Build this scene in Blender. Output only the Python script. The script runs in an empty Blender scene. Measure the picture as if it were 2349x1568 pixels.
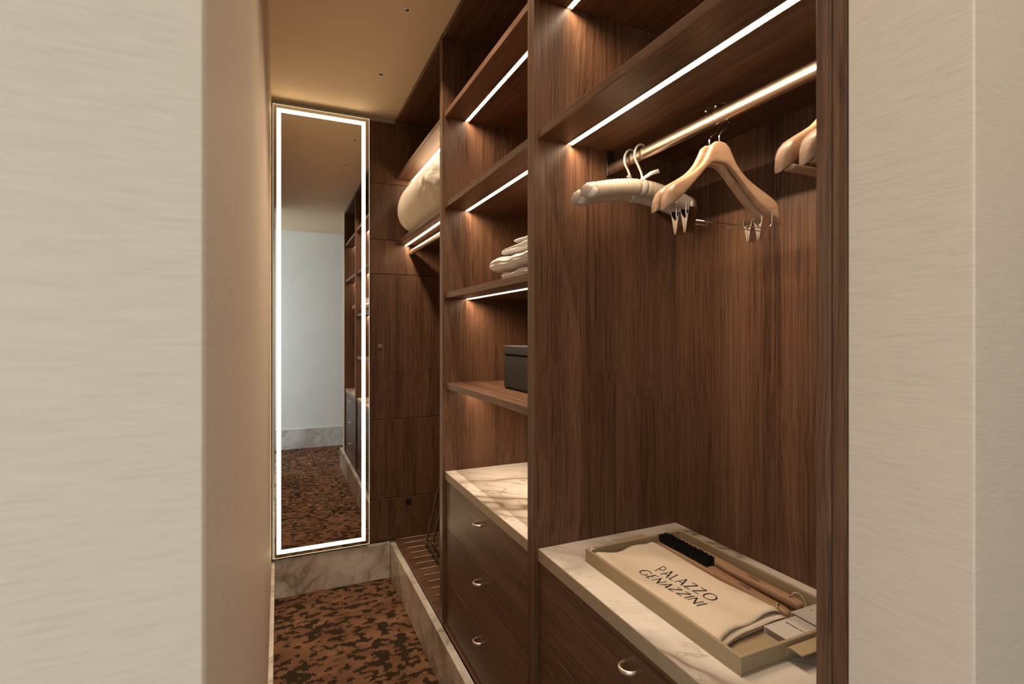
import bpy, bmesh, math, random
from mathutils import Vector, noise, Matrix

random.seed(7)
sc = bpy.context.scene
COL = sc.collection
PI = math.pi

# ------------------------------------------------------------------ camera
YAW = 0.42254
cam_d = bpy.data.cameras.new('camera')
cam = bpy.data.objects.new('camera', cam_d)
COL.objects.link(cam)
cam.location = (0, 0, 1.6)
cam.rotation_euler = (PI / 2, 0, -YAW)
cam_d.sensor_width = 36.0
cam_d.lens = 36.0 * 1191.0 / 2349.0
cam_d.shift_y = -21.0 / 2349.0
cam_d.clip_start = 0.02
cam_d.clip_end = 50
cam_d.dof.use_dof = True
cam_d.dof.focus_distance = 1.75
cam_d.dof.aperture_fstop = 6.5
sc.camera = cam

# ------------------------------------------------------------------ view, world
sc.view_settings.view_transform = 'Standard'
sc.view_settings.look = 'None'
sc.view_settings.gamma = 1.0
sc.view_settings.use_curve_mapping = False
EXPOSURE = 0.0
sc.view_settings.exposure = EXPOSURE
sc.cycles.max_bounces = 10
sc.cycles.diffuse_bounces = 5
sc.cycles.glossy_bounces = 5
sc.cycles.sample_clamp_indirect = 4.0
sc.cycles.blur_glossy = 0.6
w = bpy.data.worlds.new('world'); sc.world = w
w.use_nodes = True
bg = w.node_tree.nodes['Background']
bg.inputs[0].default_value = (0.72, 0.84, 1.0, 1)
bg.inputs[1].default_value = 3.0

# light levels (all tuned here)
LED_STRENGTH = 26.0
LED_BEAM_W = 4.5          # per metre of strip: the lens throws most of the light down and back
MIRROR_LED = 8.5
SPOT_W = 26.0
HALL_SPOT_W = 34.0
HALL_FILL_W = 92.0
LED_COL = (1.0, 0.76, 0.53)
MIRROR_COL = (1.0, 0.75, 0.44)
SPOT_COL = (1.0, 0.80, 0.60)

# ------------------------------------------------------------------ layout
CEIL = 3.005
XF, XS, XB = 0.700, 0.712, 1.243            # stile front, shelf front, back panel
A0, A1 = 1.395, 1.440                       # partition right | middle
B0, B1 = 2.352, 2.396                       # partition middle | left
C0, C1 = 0.455, 0.498                       # end partition
YE = 3.440                                  # wood panels of the end wall
YM = 3.400                                  # mirror glass

# added cool fill for the hall, set at a made-up window out of view
ld = bpy.data.lights.new('daylight', 'AREA')
ld.shape = 'RECTANGLE'; ld.size = 1.5; ld.size_y = 2.2
ld.energy = HALL_FILL_W; ld.color = (0.80, 0.92, 1.0)
lo = bpy.data.objects.new('hall_daylight_fill', ld); COL.objects.link(lo)
lo.location = (-2.15, 0.34, 1.55); lo.rotation_euler = (-PI / 2, 0, 0)

# ------------------------------------------------------------------ helpers
WORLD = {}

def finish(name, bm, mat, parent=None, smooth=False, label=None, cat=None, group=None, kind=None, origin=None, recalc=True):
    if recalc:
        bmesh.ops.recalc_face_normals(bm, faces=bm.faces[:])
    xs = [v.co.x for v in bm.verts]; ys = [v.co.y for v in bm.verts]; zs = [v.co.z for v in bm.verts]
    o0 = Vector(origin) if origin else Vector(((min(xs) + max(xs)) / 2, (min(ys) + max(ys)) / 2, min(zs)))
    for v in bm.verts:
        v.co -= o0
    if smooth:
        for f in bm.faces:
            f.smooth = True
    me = bpy.data.meshes.new(name)
    bm.to_mesh(me); bm.free()
    me.materials.append(mat)
    o = bpy.data.objects.new(name, me)
    COL.objects.link(o)
    WORLD[o.name] = o0.copy()
    if parent is not None:
        o.parent = parent
        o.location = o0 - WORLD[parent.name]
    else:
        o.location = o0
    tag(o, label, cat, group, kind)
    if smooth == 'auto':
        me.set_sharp_from_angle(angle=math.radians(35))
    return o

def tag(o, label=None, cat=None, group=None, kind=None):
    if label: o['label'] = label
    if cat: o['category'] = cat
    if group: o['group'] = group
    if kind: o['kind'] = kind

def thing(name, loc, label, cat, group=None):
    o = bpy.data.objects.new(name, None)
    o.empty_display_size = 0.05
    COL.objects.link(o)
    o.location = loc
    WORLD[o.name] = Vector(loc)
    tag(o, label, cat, group)
    return o

def copy_tree(o, parent=None):
    c = o.copy(); COL.objects.link(c)
    WORLD[c.name] = WORLD[o.name].copy()
    if parent is not None:
        c.parent = parent
    for ch in list(o.children):
        copy_tree(ch, c)
    return c

def box(bm, x0, x1, y0, y1, z0, z1, bev=0.0):
    vs = [bm.verts.new((x, y, z)) for x in (x0, x1) for y in (y0, y1) for z in (z0, z1)]
    F = [(0, 1, 3, 2), (4, 6, 7, 5), (0, 4, 5, 1), (2, 3, 7, 6), (0, 2, 6, 4), (1, 5, 7, 3)]
    fs = [bm.faces.new([vs[i] for i in f]) for f in F]
    if bev > 0:
        es = list({e for f in fs for e in f.edges})
        bmesh.ops.bevel(bm, geom=es, offset=bev, segments=1, affect='EDGES', profile=0.5)
    return vs

def rings(bm, rr, cap=True, closed=False):
    """rr: list of rings (lists of coordinates of equal length), lofted in order"""
    V = [[bm.verts.new(p) for p in r] for r in rr]
    n = len(V[0])
    m = len(V)
    for i in range(m if closed else m - 1):
        a, b = V[i], V[(i + 1) % m]
        for j in range(n):
            k = (j + 1) % n
            try:
                bm.faces.new((a[j], a[k], b[k], b[j]))
            except ValueError:
                pass
    if cap and not closed:
        bm.faces.new(V[0][::-1]); bm.faces.new(V[-1])
    return V

def tube(bm, pts, r, seg=10, closed=False, sx=1.0, sy=1.0, up=(0, 0, 1)):
    pts = [Vector(p) for p in pts]
    n = len(pts)
    rr = []
    upv = Vector(up)
    prev = None
    for i, p in enumerate(pts):
        if closed:
            t = pts[(i + 1) % n] - pts[i - 1]
        else:
            t = pts[min(i + 1, n - 1)] - pts[max(i - 1, 0)]
        t.normalize()
        if prev is None:
            ref = upv if abs(t.dot(upv)) < 0.95 else Vector((1, 0, 0))
            u = (ref - t * ref.dot(t)).normalized()
        else:
            u = (prev - t * prev.dot(t)).normalized()
        prev = u
        v = t.cross(u)
        ri = r[i] if isinstance(r, (list, tuple)) else r
        rr.append([p + u * (math.cos(2 * PI * k / seg) * ri * sx) + v * (math.sin(2 * PI * k / seg) * ri * sy) for k in range(seg)])
    rings(bm, rr, cap=True, closed=closed)

def cyl(bm, c, ax, r, h, seg=20):
    c = Vector(c); ax = Vector(ax).normalized()
    tube(bm, [c, c + ax * h], r, seg)

def ball(bm, c, r, seg=10):
    m = Matrix.Translation(c)
    bmesh.ops.create_uvsphere(bm, u_segments=seg, v_segments=seg // 2 + 1, radius=r, matrix=m)

def smoothpath(pts, n=8):
    """Catmull-Rom through the points"""
    P = [Vector(p) for p in pts]
    out = []
    for i in range(len(P) - 1):
        p0 = P[max(i - 1, 0)]; p1 = P[i]; p2 = P[i + 1]; p3 = P[min(i + 2, len(P) - 1)]
        for k in range(n):
            t = k / n
            out.append(0.5 * ((2 * p1) + (p2 - p0) * t + (2 * p0 - 5 * p1 + 4 * p2 - p3) * t * t + (3 * p1 - p0 - 3 * p2 + p3) * t ** 3))
    out.append(P[-1])
    return out

# ------------------------------------------------------------------ materials
def newmat(name):
    m = bpy.data.materials.new(name); m.use_nodes = True
    nt = m.node_tree
    b = nt.nodes['Principled BSDF']
    return m, nt, b

def N(nt, t, **kw):
    n = nt.nodes.new(t)
    for k, v in kw.items():
        setattr(n, k, v)
    return n

def mapping(nt, src, scale, loc=(0, 0, 0), rot=(0, 0, 0)):
    m = N(nt, 'ShaderNodeMapping')
    m.inputs['Scale'].default_value = scale
    m.inputs['Location'].default_value = loc
    m.inputs['Rotation'].default_value = rot
    nt.links.new(src, m.inputs['Vector'])
    return m.outputs[0]

def ntex(nt, vec, scale, detail=3, rough=0.55, dist=0.0):
    n = N(nt, 'ShaderNodeTexNoise')
    n.inputs['Scale'].default_value = scale
    n.inputs['Detail'].default_value = detail
    n.inputs['Roughness'].default_value = rough
    n.inputs['Distortion'].default_value = dist
    nt.links.new(vec, n.inputs['Vector'])
    return n.outputs[0]

def ramp(nt, fac, stops):
    r = N(nt, 'ShaderNodeValToRGB')
    e = r.color_ramp.elements
    while len(e) < len(stops):
        e.new(0.5)
    for i, (p, c) in enumerate(stops):
        e[i].position = p
        e[i].color = (c[0], c[1], c[2], 1) if isinstance(c, (tuple, list)) else (c, c, c, 1)
    nt.links.new(fac, r.inputs[0])
    return r.outputs[0]

def mth(nt, op, a, b=0.0):
    n = N(nt, 'ShaderNodeMath', operation=op)
    for i, v in enumerate((a, b)):
        if isinstance(v, (int, float)):
            n.inputs[i].default_value = v
        else:
            nt.links.new(v, n.inputs[i])
    return n.outputs[0]

def mixc(nt, f, a, b, mode='MIX'):
    n = N(nt, 'ShaderNodeMix', data_type='RGBA', blend_type=mode)
    for sock, v in ((n.inputs[0], f), (n.inputs[6], a), (n.inputs[7], b)):
        if isinstance(v, (int, float)):
            sock.default_value = v
        elif isinstance(v, tuple):
            sock.default_value = (v[0], v[1], v[2], 1)
        else:
            nt.links.new(v, sock)
    return n.outputs[2]

def bump(nt, b, h, strength, dist=0.001):
    n = N(nt, 'ShaderNodeBump')
    n.inputs['Strength'].default_value = strength
    n.inputs['Distance'].default_value = dist
    nt.links.new(h, n.inputs['Height'])
    nt.links.new(n.outputs[0], b.inputs['Normal'])

def objvec(nt, rnd=True):
    tc = N(nt, 'ShaderNodeTexCoord').outputs['Object']
    if not rnd:
        return tc
    oi = N(nt, 'ShaderNodeObjectInfo').outputs['Random']
    cb = N(nt, 'ShaderNodeCombineXYZ')
    for i, k in enumerate((7.3, 5.1, 9.7)):
        nt.links.new(mth(nt, 'MULTIPLY', oi, k), cb.inputs[i])
    a = N(nt, 'ShaderNodeVectorMath', operation='ADD')
    nt.links.new(tc, a.inputs[0]); nt.links.new(cb.outputs[0], a.inputs[1])
    return a.outputs[0]

def wood(name, axis, tint=(1, 1, 1), rough=0.40, gain=1.0):
    m, nt, b = newmat(name)
    v = objvec(nt)
    def sc3(across, along):
        s = [across] * 3; s[axis] = along
        return tuple(s)
    # slow warp so the grain wanders
    warp = ntex(nt, mapping(nt, v, sc3(3.0, 1.6)), 1.0, 2)
    wv = N(nt, 'ShaderNodeVectorMath', operation='ADD')
    wm = N(nt, 'ShaderNodeVectorMath', operation='SCALE')
    cb = N(nt, 'ShaderNodeCombineXYZ')
    for i in range(3):
        if i != axis:
            nt.links.new(warp, cb.inputs[i])
    nt.links.new(cb.outputs[0], wm.inputs[0]); wm.inputs['Scale'].default_value = 0.05
    nt.links.new(v, wv.inputs[0]); nt.links.new(wm.outputs[0], wv.inputs[1])
    v2 = wv.outputs[0]
    broad = ntex(nt, mapping(nt, v2, sc3(13, 0.35)), 1.0, 4, 0.55)
    streak = ntex(nt, mapping(nt, v2, sc3(170, 1.3)), 1.0, 4, 0.65)
    fine = ntex(nt, mapping(nt, v2, sc3(560, 7)), 1.0, 3, 0.6)
    f = mth(nt, 'ADD', mth(nt, 'MULTIPLY', broad, 0.30), mth(nt, 'ADD', mth(nt, 'MULTIPLY', streak, 0.44), mth(nt, 'MULTIPLY', fine, 0.26)))
    T = [tuple(c * t * gain for c, t in zip(col, tint)) for col in ((0.032, 0.0142, 0.0072), (0.091, 0.0430, 0.0225), (0.138, 0.0690, 0.0380), (0.200, 0.107, 0.062))]
    col = ramp(nt, f, [(0.375, T[0]), (0.465, T[1]), (0.54, T[2]), (0.66, T[3])])
    nt.links.new(col, b.inputs['Base Color'])
    b.inputs['Roughness'].default_value = rough
    b.inputs['Specular IOR Level'].default_value = 0.35
    bump(nt, b, streak, 0.10, 0.0006)
    return m

def marble(name, base=(0.72, 0.66, 0.58), vein=(0.30, 0.235, 0.18), rot=(-0.45, 0.75, 0), scale=3.4, amount=1.0, rough=0.18, stretch=3.6, warp=0.22, cloud_amt=1.0, mask=(0.32, 0.52), thin=1.0):
    m, nt, b = newmat(name)
    v = N(nt, 'ShaderNodeNewGeometry').outputs['Position']
    w1 = N(nt, 'ShaderNodeTexNoise'); w1.inputs['Scale'].default_value = scale * 0.9; w1.inputs['Detail'].default_value = 5
    nt.links.new(v, w1.inputs['Vector'])
    sb = N(nt, 'ShaderNodeVectorMath', operation='SUBTRACT'); sb.inputs[1].default_value = (0.5, 0.5, 0.5)
    nt.links.new(w1.outputs['Color'], sb.inputs[0])
    s = N(nt, 'ShaderNodeVectorMath', operation='SCALE'); s.inputs['Scale'].default_value = warp
    nt.links.new(sb.outputs[0], s.inputs[0])
    ad = N(nt, 'ShaderNodeVectorMath', operation='ADD')
    nt.links.new(v, ad.inputs[0]); nt.links.new(s.outputs[0], ad.inputs[1])
    def diag(k, loc=(0, 0, 0)):
        mpn = N(nt, 'ShaderNodeMapping', vector_type='TEXTURE')
        mpn.inputs['Rotation'].default_value = rot; mpn.inputs['Scale'].default_value = (k, k, k * stretch); mpn.inputs['Location'].default_value = loc
        nt.links.new(ad.outputs[0], mpn.inputs['Vector'])
        return mpn.outputs[0]
    mp = diag(1.0)
    n1 = ntex(nt, mp, scale, 3, 0.5)
    n2 = ntex(nt, diag(0.62, (3, 1, 2)), scale * 2.2, 4, 0.6)
    n3 = ntex(nt, v, scale * 0.8, 2)
    d1 = mth(nt, 'ABSOLUTE', mth(nt, 'SUBTRACT', n1, 0.5))
    d2 = mth(nt, 'ABSOLUTE', mth(nt, 'SUBTRACT', n2, 0.5))
    v1 = ramp(nt, d1, [(0.0, 1.0), (0.012 * thin, 0.62), (0.05 * thin, 0.26), (0.11 * thin, 0.0)])
    v2_ = ramp(nt, d2, [(0.0, 0.75), (0.010 * thin, 0.35), (0.06 * thin, 0.0)])
    k = ramp(nt, n3, [(mask[0], 0.0), (mask[1], 1.0)])
    vv = mth(nt, 'MULTIPLY', mth(nt, 'MAXIMUM', v1, v2_), mth(nt, 'ADD', mth(nt, 'MULTIPLY', k, 0.8), 0.2))
    vv = mth(nt, 'MULTIPLY', vv, amount)
    cloud = ntex(nt, ad.outputs[0], scale * 1.3, 4)
    cloud2 = ntex(nt, diag(0.9, (1, 5, 3)), scale * 1.5, 4, 0.6)
    bc = ramp(nt, mth(nt, 'ADD', mth(nt, 'MULTIPLY', cloud, .4), mth(nt, 'MULTIPLY', cloud2, .6)), [(0.38, tuple(c * (1 - cloud_amt * (1 - f)) for c, f in zip(base, (0.62, 0.58, 0.55)))), (0.53, base)])
    nt.links.new(mixc(nt, vv, bc, vein), b.inputs['Base Color'])
    b.inputs['Roughness'].default_value = rough
    b.inputs['Specular IOR Level'].default_value = 0.5
    return m

def paper(name, base):
    m, nt, b = newmat(name)
    v = N(nt, 'ShaderNodeNewGeometry').outputs['Position']
    a = ntex(nt, mapping(nt, v, (22, 22, 380)), 1.0, 4, 0.6)
    c = ntex(nt, mapping(nt, v, (45, 45, 900)), 1.0, 2, 0.6)
    d = ntex(nt, mapping(nt, v, (900, 900, 900)), 1.0, 2, 0.6)
    h = mth(nt, 'ADD', mth(nt, 'MULTIPLY', a, 0.5), mth(nt, 'ADD', mth(nt, 'MULTIPLY', c, 0.3), mth(nt, 'MULTIPLY', d, 0.2)))
    col = ramp(nt, h, [(0.34, tuple(x * 0.86 for x in base)), (0.5, base), (0.66, tuple(min(1, x * 1.07) for x in base))])
    nt.links.new(col, b.inputs['Base Color'])
    b.inputs['Roughness'].default_value = 0.55
    b.inputs['Specular IOR Level'].default_value = 0.30
    bump(nt, b, h, 0.22, 0.0010)
    return m

def plain(name, col, rough=0.5, metal=0.0, spec=0.5, nscale=0, namt=0.0, bmp=0.0):
    m, nt, b = newmat(name)
    b.inputs['Base Color'].default_value = (*col, 1)
    b.inputs['Roughness'].default_value = rough
    b.inputs['Metallic'].default_value = metal
    b.inputs['Specular IOR Level'].default_value = spec
    if nscale:
        n = ntex(nt, objvec(nt, False), nscale, 4, 0.6)
        c = ramp(nt, n, [(0.35, tuple(x * (1 - namt) for x in col)), (0.65, tuple(min(1, x * (1 + namt)) for x in col))])
        nt.links.new(c, b.inputs['Base Color'])
        if bmp:
            bump(nt, b, n, bmp, 0.001)
    return m

def emit(name, col, s):
    m = bpy.data.materials.new(name); m.use_nodes = True
    nt = m.node_tree
    nt.nodes.clear()
    e = N(nt, 'ShaderNodeEmission'); e.inputs[0].default_value = (*col, 1); e.inputs[1].default_value = s
    o = N(nt, 'ShaderNodeOutputMaterial'); nt.links.new(e.outputs[0], o.inputs[0])
    return m

def carpet_mat():
    m, nt, b = newmat('patterned_carpet')
    v = N(nt, 'ShaderNodeNewGeometry').outputs['Position']
    # ragged outline: narrow tuft columns, each pushed a little along the pile rows
    sn = N(nt, 'ShaderNodeVectorMath', operation='SNAP'); sn.inputs[1].default_value = (0.0045, 0.022, 1.0)
    nt.links.new(v, sn.inputs[0])
    wn_ = N(nt, 'ShaderNodeTexWhiteNoise', noise_dimensions='3D'); nt.links.new(sn.outputs[0], wn_.inputs['Vector'])
    sn2 = N(nt, 'ShaderNodeVectorMath', operation='SNAP'); sn2.inputs[1].default_value = (0.0045, 0.0015, 1.0)
    nt.links.new(v, sn2.inputs[0])
    cbc = N(nt, 'ShaderNodeCombineXYZ')
    nt.links.new(mth(nt, 'MULTIPLY', mth(nt, 'SUBTRACT', wn_.outputs['Value'], 0.5), 0.013), cbc.inputs[1])
    ja = N(nt, 'ShaderNodeVectorMath', operation='ADD'); nt.links.new(sn2.outputs[0], ja.inputs[0]); nt.links.new(cbc.outputs[0], ja.inputs[1])
    q = ja.outputs[0]
    n1 = ntex(nt, mapping(nt, q, (17, 27, 0), loc=(1.7, 0.4, 0)), 1.0, 1.6, 0.5, 0.1)
    n2 = ntex(nt, mapping(nt, q, (3.1, 4.0, 0), loc=(5, 2, 0)), 1.0, 1, 0.5)
    th = mth(nt, 'ADD', n1, mth(nt, 'MULTIPLY', mth(nt, 'SUBTRACT', n2, 0.5), 0.30))
    spot = ramp(nt, th, [(0.534, 0.0), (0.542, 1.0)])
    gr = ntex(nt, mapping(nt, v, (330, 330, 0)), 1.0, 3, 0.7)
    zone = ntex(nt, mapping(nt, v, (5, 7, 0)), 1.0, 2)
    base = ramp(nt, mth(nt, 'ADD', mth(nt, 'MULTIPLY', gr, 0.55), mth(nt, 'MULTIPLY', zone, 0.45)), [(0.38, (0.120, 0.056, 0.030)), (0.5, (0.195, 0.096, 0.052)), (0.62, (0.30, 0.160, 0.092))])
    dark = ramp(nt, gr, [(0.3, (0.022, 0.014, 0.008)), (0.7, (0.060, 0.037, 0.020))])
    c = mixc(nt, spot, base, dark)
    # small pale flecks woven in nearer the hall
    vo = N(nt, 'ShaderNodeTexVoronoi'); vo.inputs['Scale'].default_value = 1.0
    nt.links.new(mapping(nt, v, (19, 22, 0)), vo.inputs['Vector'])
    fl = ramp(nt, vo.outputs['Distance'], [(0.12, 1.0), (0.16, 0.0)])
    sx = N(nt, 'ShaderNodeSeparateXYZ'); nt.links.new(v, sx.inputs[0])
    zf = N(nt, 'ShaderNodeMapRange'); zf.inputs[1].default_value = 2.5; zf.inputs[2].default_value = 1.6
    nt.links.new(sx.outputs[1], zf.inputs[0])
    c = mixc(nt, mth(nt, 'MULTIPLY', fl, mth(nt, 'MULTIPLY', zf.outputs[0], 0.85)), c, (0.75, 0.66, 0.60))
    nt.links.new(c, b.inputs['Base Color'])
    b.inputs['Roughness'].default_value = 0.95
    b.inputs['Specular IOR Level'].default_value = 0.1
    hh = mth(nt, 'ADD', gr, mth(nt, 'MULTIPLY', spot, -0.5))
    bump(nt, b, hh, 0.8, 0.004)
    return m

WV = wood('walnut_upright', 2)
WH = wood('walnut_level', 1)
WX = wood('walnut_crosswise', 0)
WE = wood('walnut_edge', 1, gain=1.5)
WEV = wood('walnut_edge_upright', 2, gain=1.5)
MARB = marble('veined_marble')
MARB_T = marble('worktop_marble', base=(0.78, 0.71, 0.63), vein=(0.24, 0.18, 0.135), rot=(1.35, 0, 0.9), scale=2.1, amount=1.15, rough=0.16, stretch=3.2, warp=0.13, cloud_amt=0.10, thin=0.5, mask=(0.34, 0.52))
WALL = paper('grasscloth_wallpaper', (0.645, 0.524, 0.408))
WALL_H = plain('hall_paint', (0.80, 0.84, 0.85), 0.7, nscale=3, namt=0.03)
CEILM = plain('ceiling_paint', (0.73, 0.57, 0.40), 0.7, nscale=2, namt=0.02)
CARPET = carpet_mat()
LED = emit('led_diffuser', LED_COL, LED_STRENGTH)
MLED = emit('mirror_led', MIRROR_COL, MIRROR_LED)
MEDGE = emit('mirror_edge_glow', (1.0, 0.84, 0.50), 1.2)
MIRR = plain('mirror_silver', (0.80, 0.79, 0.76), 0.0, 1.0)
ALU = plain('dark_channel', (0.25, 0.20, 0.15), 0.4, 0.8)
BRONZE = plain('bronze_metal', (0.55, 0.45, 0.36), 0.27, 1.0)
NICKEL = plain('warm_nickel', (0.88, 0.77, 0.64), 0.38, 1.0)
CHROME = plain('chrome', (0.85, 0.85, 0.85), 0.08, 1.0)
DARKM = plain('dark_metal', (0.06, 0.05, 0.04), 0.35, 0.7)
BLACKBOX = plain('black_leatherette', (0.013, 0.012, 0.012), 0.6, nscale=300, namt=0.3, bmp=0.1)
TRAY = plain('sand_paperboard', (0.36, 0.27, 0.16), 0.75, nscale=500, namt=0.10, bmp=0.15)
COTTON = plain('cream_cotton', (0.72, 0.60, 0.46), 0.9, nscale=600, namt=0.05, bmp=0.15)
PILLOW = plain('ivory_pillow', (0.74, 0.67, 0.56), 0.8, nscale=40, namt=0.03)
TOWEL = plain('white_terry', (0.80, 0.77, 0.73), 0.95, nscale=900, namt=0.10, bmp=0.6)
INK = plain('navy_ink', (0.02, 0.02, 0.03), 0.6)
BROWN_INK = plain('burnt_engraving', (0.10, 0.055, 0.03), 0.7)
CARD = plain('pale_card', (0.60, 0.55, 0.49), 0.6)
CARD_IN = plain('grey_card', (0.44, 0.39, 0.34), 0.6)
BRISTLE = plain('black_bristle', (0.006, 0.006, 0.007), 0.7, spec=0.2)
CORD = plain('cord', (0.62, 0.52, 0.38), 0.8)
RODM = plain('satin_rod', (0.42, 0.37, 0.31), 0.4, 1.0)
BLACK = plain('void_black', (0.004, 0.004, 0.004), 0.9)

def beech(name, axis):
    m, nt, b = newmat(name)
    v = objvec(nt)
    s1 = [60] * 3; s1[axis] = 4
    s2 = [14] * 3; s2[axis] = 2.5
    f = mth(nt, 'ADD', mth(nt, 'MULTIPLY', ntex(nt, mapping(nt, v, tuple(s1)), 1, 3, 0.6, 0.4), 0.5), mth(nt, 'MULTIPLY', ntex(nt, mapping(nt, v, tuple(s2)), 1, 3, 0.5, 1.2), 0.5))
    nt.links.new(ramp(nt, f, [(0.36, (0.36, 0.205, 0.115)), (0.5, (0.45, 0.27, 0.158)), (0.64, (0.53, 0.34, 0.21))]), b.inputs['Base Color'])
    b.inputs['Roughness'].default_value = 0.38
    b.inputs['Specular IOR Level'].default_value = 0.4
    return m
BEECH = beech('beech', 0)
BRUSHW = beech('brush_beech', 1)

def satin():
    m, nt, b = newmat('ivory_satin')
    v = N(nt, 'ShaderNodeTexCoord').outputs['Object']
    n = ntex(nt, mapping(nt, v, (230, 40, 40)), 1, 3, 0.6, 0.3)
    b.inputs['Base Color'].default_value = (0.56, 0.46, 0.345, 1)
    b.inputs['Roughness'].default_value = 0.30
    b.inputs['Specular IOR Level'].default_value = 0.7
    bump(nt, b, n, 0.45, 0.003)
    return m
SATIN = satin()
SATIN2 = plain('pale_satin', (0.62, 0.575, 0.52), 0.35, spec=0.7)

# ------------------------------------------------------------------ room shell
HX0, HX1, HY = -3.2, 2.3, -0.97
bm = bmesh.new(); box(bm, HX0 - .1, HX1 + .1, HY - .1, 3.7, -0.08, 0.0)
finish('floor', bm, CARPET, kind='structure')

lights_y = [2.87, 2.25, 1.89, 1.60, 0.98, -0.55]
LX = 0.508
HS = 0.0115
bm = bmesh.new()
xs = [HX0 - .1, LX - HS, LX + HS, HX1 + .1]
ys = sorted([HY - .1, 3.7] + [y - HS for y in lights_y] + [y + HS for y in lights_y])
holes = {(round(y - HS, 4)) for y in lights_y}
for i in range(3):
    for j in range(len(ys) - 1):
        if i == 1 and round(ys[j], 4) in holes:
            continue
        vs = [bm.verts.new(p) for p in ((xs[i], ys[j], CEIL), (xs[i], ys[j + 1], CEIL), (xs[i + 1], ys[j + 1], CEIL), (xs[i + 1], ys[j], CEIL))]
        bm.faces.new(vs)
bmesh.ops.remove_doubles(bm, verts=bm.verts[:], dist=1e-5)
box(bm, HX0 - .1, HX1 + .1, HY - .1, 3.7, CEIL + 0.10, CEIL + 0.18)
finish('ceiling', bm, CEILM, kind='structure')

def structbox(name, mat, *b, bev=0):
    bm = bmesh.new(); box(bm, *b, bev=bev)
    return finish(name, bm, mat, kind='structure')

structbox('wall_left', WALL, -0.30, -0.04, 0.36, 3.46, 0, CEIL + .05, bev=0.002)
structbox('wall_near_right', WALL, 0.70, 1.26, 0.313, 0.453, 0, CEIL + .05, bev=0.002)
structbox('wall_right', WALL, 1.262, HX1 - .0, 0.313, 3.46, 0, CEIL + .05)
wf = structbox('wall_far', plain('far_wall_paint', (0.60, 0.53, 0.42), 0.7), -0.30, 1.262, 3.462, 3.62, 0, CEIL + .05)
structbox('wall_hall_far', WALL_H, HX0, HX1, HY - .12, HY, 0, CEIL + .05)
structbox('wall_hall_right', WALL_H, HX1, HX1 + .12, HY, 0.313, 0, CEIL + .05)
structbox('wall_hall_left', WALL_H, HX0 - .12, HX0, HY, 0.36, 0, CEIL + .05)
# near wall left of the opening, with an unseen window added to go with the cool fill
bm = bmesh.new()
wx0, wx1, wz0, wz1 = -2.95, -1.35, 0.40, 2.70
for b_ in ((HX0, wx0, 0, CEIL + .05), (wx1, -0.302, 0, CEIL + .05), (wx0, wx1, 0, wz0), (wx0, wx1, wz1, CEIL + .05)):
    box(bm, b_[0], b_[1], 0.36, 0.52, b_[2], b_[3])
finish('wall_near_left', bm, WALL, kind='structure')
WHITE = plain('white_joinery', (0.8, 0.8, 0.78), 0.4)
GLASS, nt_, gb_ = newmat('unseen_window_glass')
gb_.inputs['Transmission Weight'].default_value = 1.0
gb_.inputs['Roughness'].default_value = 0.0
gb_.inputs['IOR'].default_value = 1.02
bm = bmesh.new()
for b_ in ((wx0, wx0 + .06, wz0, wz1), (wx1 - .06, wx1, wz0, wz1), (wx0 + .06, wx1 - .06, wz0, wz0 + .06), (wx0 + .06, wx1 - .06, wz1 - .06, wz1), (-2.18, -2.12, wz0 + .06, wz1 - .06)):
    box(bm, b_[0], b_[1], .43, .49, b_[2], b_[3])
wn = finish('unseen_window_1', bm, WHITE, kind='structure')  # added window, never in view, opening for the cool hall light
for x0, x1 in ((wx0 + .06, -2.18), (-2.12, wx1 - .06)):
    bm = bmesh.new(); box(bm, x0, x1, .455, .465, wz0 + .06, wz1 - .06)
    finish('pane', bm, GLASS, wn)
# marble baseboards
structbox('baseboard_left', MARB, -0.039, -0.020, 0.345, 3.424, 0.001, 0.23, bev=0.001)
structbox('baseboard_near_left', MARB, HX0, -0.020, 0.340, 0.359, 0.001, 0.23, bev=0.001)
structbox('baseboard_near_right', MARB, 0.666, HX1, 0.290, 0.312, 0.001, 0.23, bev=0.001)
structbox('baseboard_hall', marble('hall_marble', base=(0.72, 0.73, 0.73), vein=(0.3, 0.3, 0.3), scale=1.4), HX0, HX1, HY + .001, HY + .021, 0.001, 0.27, bev=0.001)
bb = structbox('baseboard_far', MARB, -0.0195, 0.6655, 3.425, 3.461, 0.001, 0.23, bev=0.001)
# marble plinth under the wardrobes: front slab and the top edge strip behind it
bm = bmesh.new(); box(bm, 0.666, 0.699, 0.3135, 3.4245, 0.001, 0.229, bev=0.0012)
br = finish('baseboard_right', bm, MARB, kind='structure')

# ------------------------------------------------------------------ end wall panelling (wood)
seams = [0.242, 0.514, 1.034, 1.984, 2.209, 2.576, 2.978]
for i in range(len(seams) - 1):
    bm = bmesh.new(); box(bm, 0.500, 1.240, YE, 3.461, seams[i] + 0.002, seams[i + 1] - 0.002, bev=0.001)
    finish('panel', bm, WV, wf)
bm = bmesh.new(); box(bm, 0.49, 1.25, 3.452, 3.4618, 0.235, 2.976); finish('backing_board', bm, DARKM, wf)
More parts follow.
